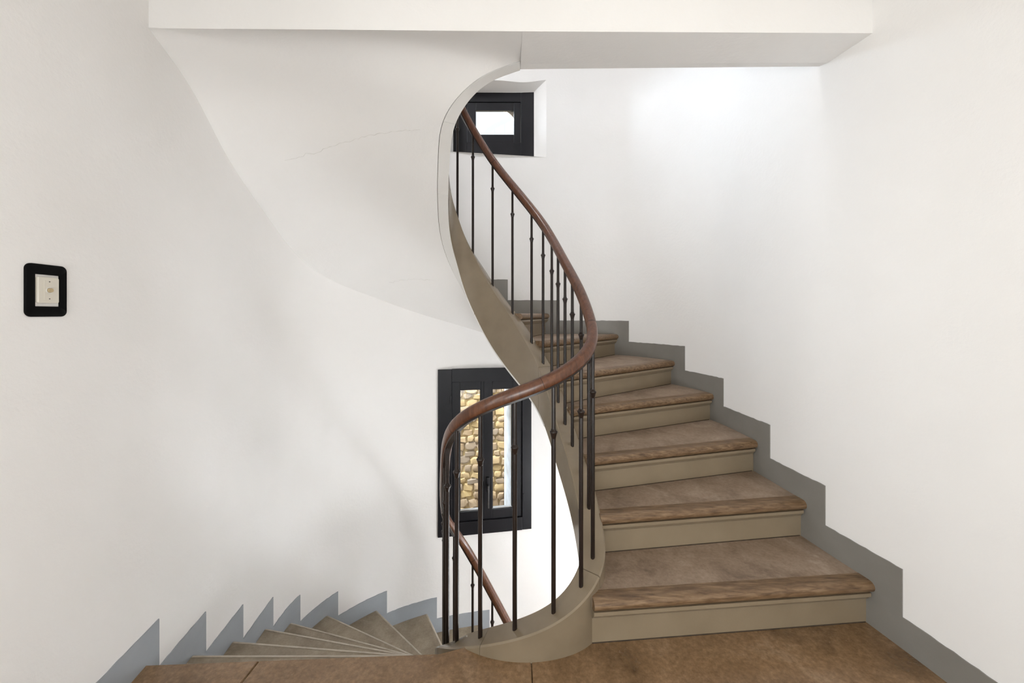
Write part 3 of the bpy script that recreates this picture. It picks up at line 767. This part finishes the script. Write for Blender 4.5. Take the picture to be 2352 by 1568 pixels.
# plastered reveal
pl, pr = WALL.at(UW['s0']), WALL.at(UW['s1'])
edge = sorted(set(UW['edge']), key=lambda q: q[0])
top = [(pl[0], pl[1], UW['z1'])] + edge + [(pr[0], pr[1], UW['z1'])]
v = []; f = []
NR = 5
for i, q in enumerate(top):
    t = (q[0]-UW['x0'])/(UW['x1']-UW['x0']); xi = X0-0.02+(X1+0.004-(X0-0.02))*t; zi = Z1-0.004-0.008*t
    for j in range(NR+1):
        u = j/NR; w_ = u**0.8
        v.append((q[0]+(xi-q[0])*w_, q[1]+(YF+0.01-q[1])*u, q[2]+(zi-q[2])*w_))
for i in range(len(top)-1):
    for j in range(NR): f.append((i*(NR+1)+j, (i+1)*(NR+1)+j, (i+1)*(NR+1)+j+1, i*(NR+1)+j+1))
mesh('reveal', v, f, M_WALL, w2, True)
def reveal_side(p, xi, zt_i, zb_i):
    v = []; f = []; n = 8
    for i in range(n+1):
        t = i/n; zo = UW['z0']+(UW['z1']-UW['z0'])*t; zi = zb_i+(zt_i-zb_i)*t
        for j in range(NR+1):
            u = j/NR; w_ = u**0.8; v.append((p[0]+(xi-p[0])*w_, p[1]+(YF+0.01-p[1])*u, zo+(zi-zo)*w_))
    for i in range(n):
        for j in range(NR): f.append((i*(NR+1)+j, (i+1)*(NR+1)+j, (i+1)*(NR+1)+j+1, i*(NR+1)+j+1))
    mesh('reveal', v, f, M_WALL, w2, True)
reveal_side(pl, X0-0.02, Z1-0.004, Z0); reveal_side(pr, X1+0.004, Z1-0.012, Z0)
mesh('reveal', [(pl[0], pl[1], UW['z0']), (pr[0], pr[1], UW['z0']), (X1+0.004, YF+0.01, Z0), (X0-0.02, YF+0.01, Z0)] + [], [(0, 1, 2, 3)], M_WALL, w2)
# sill infill under the curved wall edge
sl = [WALL.at(UW['s0']+(UW['s1']-UW['s0'])*i/12) for i in range(13)]
mesh('reveal', [(q[0], q[1], UW['z0']) for q in sl], [tuple(range(13))], M_WALL, w2)
# sandstone surround outside with a rounded opening
sr = tag(empty('trim_2', (-0.15, 3.43, 2.5)), 'sandstone surround with rounded corner outside the small window', kind='structure')
hole = [(-0.66, 2.6), (0.034, 2.6), (0.034, 2.81)]
cx_, cz_ = -0.194, 2.81
for i in range(1, 10):
    t = math.pi/2*i/9; hole.append((cx_+0.228*math.cos(t), cz_+0.165*math.sin(t)))
hole += [(-0.66, 2.975)]
rim = [(-1.0, 2.2), (0.5, 2.2), (0.5, 2.85)] + [(0.5, 2.9+0.05*i) for i in range(9)] + [(-1.0, 3.45)]
v = [(x, 3.275, z) for x, z in hole] + [(x, 3.275, z) for x, z in rim] + [(x, 3.31, z) for x, z in hole] + [(x, 3.31, z) for x, z in rim]
n = len(hole); f = []
for i in range(n):
    j = (i+1) % n
    f += [(i, j, n+j, n+i), (2*n+i, 3*n+i, 3*n+j, 2*n+j), (i, 2*n+i, 2*n+j, j)]
mesh('surround', v, f, M_ARCH, sr)

# ------------------------------------------------------------------ rubble wall across the yard
YW = 5.0
so = tag(empty('wall_outside', (0, YW, -2.5)), 'sunny rubble stone wall seen through the casement window', kind='structure')
box('mortar_bed', -3.6, 3.2, YW+0.03, YW+0.4, -3.5, 1.9, M_MORTAR, so)
def stone_mesh(rs):
    rnd = random.Random(rs); n = 8; bm = bmesh.new(); rings = []
    rad = [rnd.uniform(0.78, 1.16)/max(abs(math.cos(2*math.pi*i/n)), abs(math.sin(2*math.pi*i/n)))**0.55 for i in range(n)]
    for sc, d in ((1.0, 0.0), (0.94, -0.75), (0.70, -0.97)):
        rings.append([bm.verts.new((rad[i]*sc*math.cos(2*math.pi*i/n), d*rnd.uniform(0.85, 1.1), rad[i]*sc*math.sin(2*math.pi*i/n))) for i in range(n)])
    c = bm.verts.new((rnd.uniform(-.1, .1), -1.0, rnd.uniform(-.1, .1)))
    for a, b in zip(rings, rings[1:]):
        for i in range(n): bm.faces.new((a[i], a[(i+1) % n], b[(i+1) % n], b[i]))
    for i in range(n): bm.faces.new((rings[-1][i], rings[-1][(i+1) % n], c))
    bmesh.ops.recalc_face_normals(bm, faces=bm.faces)
    me = bpy.data.meshes.new('stone'); bm.to_mesh(me); bm.free(); me.materials.append(M_STONE)
    me.polygons.foreach_set('use_smooth', [True]*len(me.polygons)); me.set_sharp_from_angle(angle=0.5); return me
SM = [stone_mesh(i) for i in range(7)]
rnd = random.Random(11); z = -1.85; count = 0
while z < 0.62:
    hgt = rnd.uniform(0.06, 0.125); x = -1.05+rnd.uniform(0, 0.1)
    while x < 0.32 and count < 298:
        wd = rnd.uniform(0.07, 0.18)
        o = bpy.data.objects.new('stone', SM[rnd.randrange(7)]); C.objects.link(o)
        o.location = (x+wd/2, YW+0.035, z+hgt/2+rnd.uniform(-0.012, 0.012)); o.scale = (wd*0.5*rnd.uniform(0.9, 0.99), rnd.uniform(0.02, 0.05), hgt*0.5*rnd.uniform(0.9, 1.02))
        o.rotation_euler = (0, rnd.uniform(-0.3, 0.3), 0); put(o, so); x += wd; count += 1
    z += hgt
tag(mesh('ground_outside', [(-6, 3.5, -3.3), (6, 3.5, -3.3), (6, 9, -3.3), (-6, 9, -3.3)], [(0, 1, 2, 3)], M_MORTAR), 'sandy ground of the yard outside', kind='structure')

# ------------------------------------------------------------------ push button on the left wall
def xf_wall(s, z):
    p = WALL.at(s); n = WALL.normal(s); nx, ny = -n[0], -n[1]      # into the room
    tx, ty = -ny, nx
    a, b = WALL.at(s-0.05), WALL.at(s+0.05)
    if (b[0]-a[0])*tx+(b[1]-a[1])*ty < 0: tx, ty = -tx, -ty
    return lambda q: Vector((p[0]+tx*q[0]+nx*q[2], p[1]+ty*q[0]+ny*q[2], z+q[1]))
ys = 0.976
sb = s_at_y(ys, False); TB = xf_wall(sb, 1.249)
base = TB(Vector((0, -0.067, 0)))
sw = tag(empty('light_switch', base), 'cream push button in a black rounded frame on the left wall', 'switch')
def rrect(w, h, r, n=6):
    out = []
    for cx_, cy_, a0 in ((w-r, h-r, 0), (-w+r, h-r, 90), (-w+r, -h+r, 180), (w-r, -h+r, 270)):
        for i in range(n+1):
            t = math.radians(a0+90*i/n); out.append((cx_+r*math.cos(t), cy_+r*math.sin(t)))
    return out
def plate(name, outline, z0, z1, mat, parent, inner=None, off=(0, 0), bev=0.0015):
    n = len(outline); ch = bev
    def ring(pts, z): return [TB(Vector((x+off[0], y+off[1], z))) for x, y in pts]
    shr = [(x*(1-ch/0.04), y*(1-ch/0.05)) for x, y in outline]
    v = ring(outline, z0)+ring(outline, z1-ch)+ring(shr, z1); f = []
    for i in range(n):
        j = (i+1) % n; f += [(i, j, n+j, n+i), (n+i, n+j, 2*n+j, 2*n+i)]
    if inner is None: f.append(tuple(range(2*n, 3*n)))
    else:
        v += ring(inner, z1)+ring(inner, z0)
        for i in range(n):
            j = (i+1) % n; f += [(2*n+i, 2*n+j, 3*n+j, 3*n+i), (3*n+i, 3*n+j, 4*n+j, 4*n+i)]
    return mesh(name, v, f, mat, parent, True, 35)
W_, H_ = 0.0475, 0.067
plate('frame', rrect(W_, H_, 0.014), -0.004, 0.0045, M_BLACK, sw, rrect(0.0275, 0.0405, 0.001))
plate('wall_box', rrect(0.031, 0.044, 0.002), -0.004, 0.002, M_WHITE, sw)
cv = plate('cover', rrect(0.0238, 0.0335, 0.004), 0.0, 0.0085, M_CREAM, sw, None, (-0.0005, 0.001), 0.0015)
plate('insert', rrect(0.0115, 0.025, 0.002), 0.0075, 0.0091, M_CREAM, cv, None, (-0.0005, 0.001), 0.0005)
circ = lambda r: [(r*math.cos(2*math.pi*i/20), r*math.sin(2*math.pi*i/20)) for i in range(20)]
bt = plate('button', circ(0.0056), 0.0085, 0.0135, M_BUTTON, sw, None, (0.0, 0.001), 0.001)
plate('collar', circ(0.0082), 0.0088, 0.0102, M_WHITE, bt, circ(0.0068), (0.0, 0.001), 0.0005)
for dy in (-0.021, 0.023): plate('screw', circ(0.0014), 0.0085, 0.0096, M_STEEL, sw, None, (0.0, dy), 0.0003)

# ------------------------------------------------------------------ globe lamp of the middle landing, unseen fill lamps added on other levels
def lathe_obj(name, prof, n, loc, mat, parent):
    me = bpy.data.meshes.new(name); bm = bmesh.new(); lathe(bm, prof, n); bm.to_mesh(me); bm.free()
    me.polygons.foreach_set('use_smooth', [True]*len(me.polygons)); me.materials.append(mat)
    o = bpy.data.objects.new(name, me); C.objects.link(o); o.location = loc; return put(o, parent)
def ceiling_lamp(loc, label, col, strength):
    lp = tag(empty('ceiling_lamp', loc), label, 'lamp', 'globe lamps of the stairwell')
    lathe_obj('ceiling_plate', [(0, 0), (0.10, 0), (0.11, -0.012), (0.10, -0.02), (0, -0.02)], 32, loc, M_WHITE, lp)
    lathe_obj('lamp_shade', [(0.095, -0.018)] + [(0.14*math.sin(math.radians(a)), -0.085+0.075*math.cos(math.radians(a))) for a in range(45, 180, 15)] + [(0, -0.16)], 32, loc, mat_emit('lit_opal_glass', col, strength), lp)
ceiling_lamp((0.75, -0.25, ZC), 'round white glass lamp on the ceiling of the middle landing', (1.0, 0.80, 0.58), 6.0)
ceiling_lamp((0.1, 0.6, -0.4), 'unseen round fill lamp added under the middle landing', (1.0, 0.93, 0.84), 28.0)  # added out of view to brighten the lower storey
ceiling_lamp((0.6, 1.2, 5.3), 'unseen round fill lamp added on the ceiling of the top landing', (0.95, 0.96, 1.0), 30.0)  # added out of view to brighten the upper storey
def fill_wall_lamp(s, z, label, col, strength):  # unseen globes, added as fill light
    p = WALL.at(s); n = WALL.normal(s); nx, ny = -n[0], -n[1]
    base = (p[0]+nx*0.004, p[1]+ny*0.004, z)
    lp = tag(empty('fill_wall_lamp', base), label, 'lamp', 'globe lamps of the stairwell')
    c = (p[0]+nx*0.19, p[1]+ny*0.19, z)
    lathe_obj('wall_plate', [(0, 0), (0.05, 0), (0.055, 0.006), (0.05, 0.016), (0, 0.016)], 24, base, M_WHITE, lp).rotation_euler = (0, math.pi/2, math.atan2(ny, nx))
    lathe_obj('bracket', [(0, 0), (0.012, 0), (0.012, 0.06), (0, 0.06)], 12, base, M_WHITE, lp).rotation_euler = (0, math.pi/2, math.atan2(ny, nx))
    lathe_obj('lamp_shade', [(0, 0.15)] + [(0.15*math.sin(math.radians(a)), 0.15*math.cos(math.radians(a))) for a in range(15, 180, 15)] + [(0, -0.15)], 28, c, mat_emit('fill_globe_emission', col, strength), lp)
fill_wall_lamp(s_at_y(1.65, True), -0.95, 'unseen white fill globe added under the rising flight, nearer the landing', (0.92, 0.96, 1.0), 33.0)  # this and the next globe are added to light the left wall and soffit
fill_wall_lamp(s_at_y(2.35, True), -0.6, 'unseen white fill globe added under the rising flight, nearer the back wall', (0.92, 0.96, 1.0), 15.0)
fill_wall_lamp(s_at_y(1.85, False), 4.0, 'unseen white fill globe added beside the top of the stairs', (0.92, 0.96, 1.0), 40.0)  # added to light the right of the back wall from above
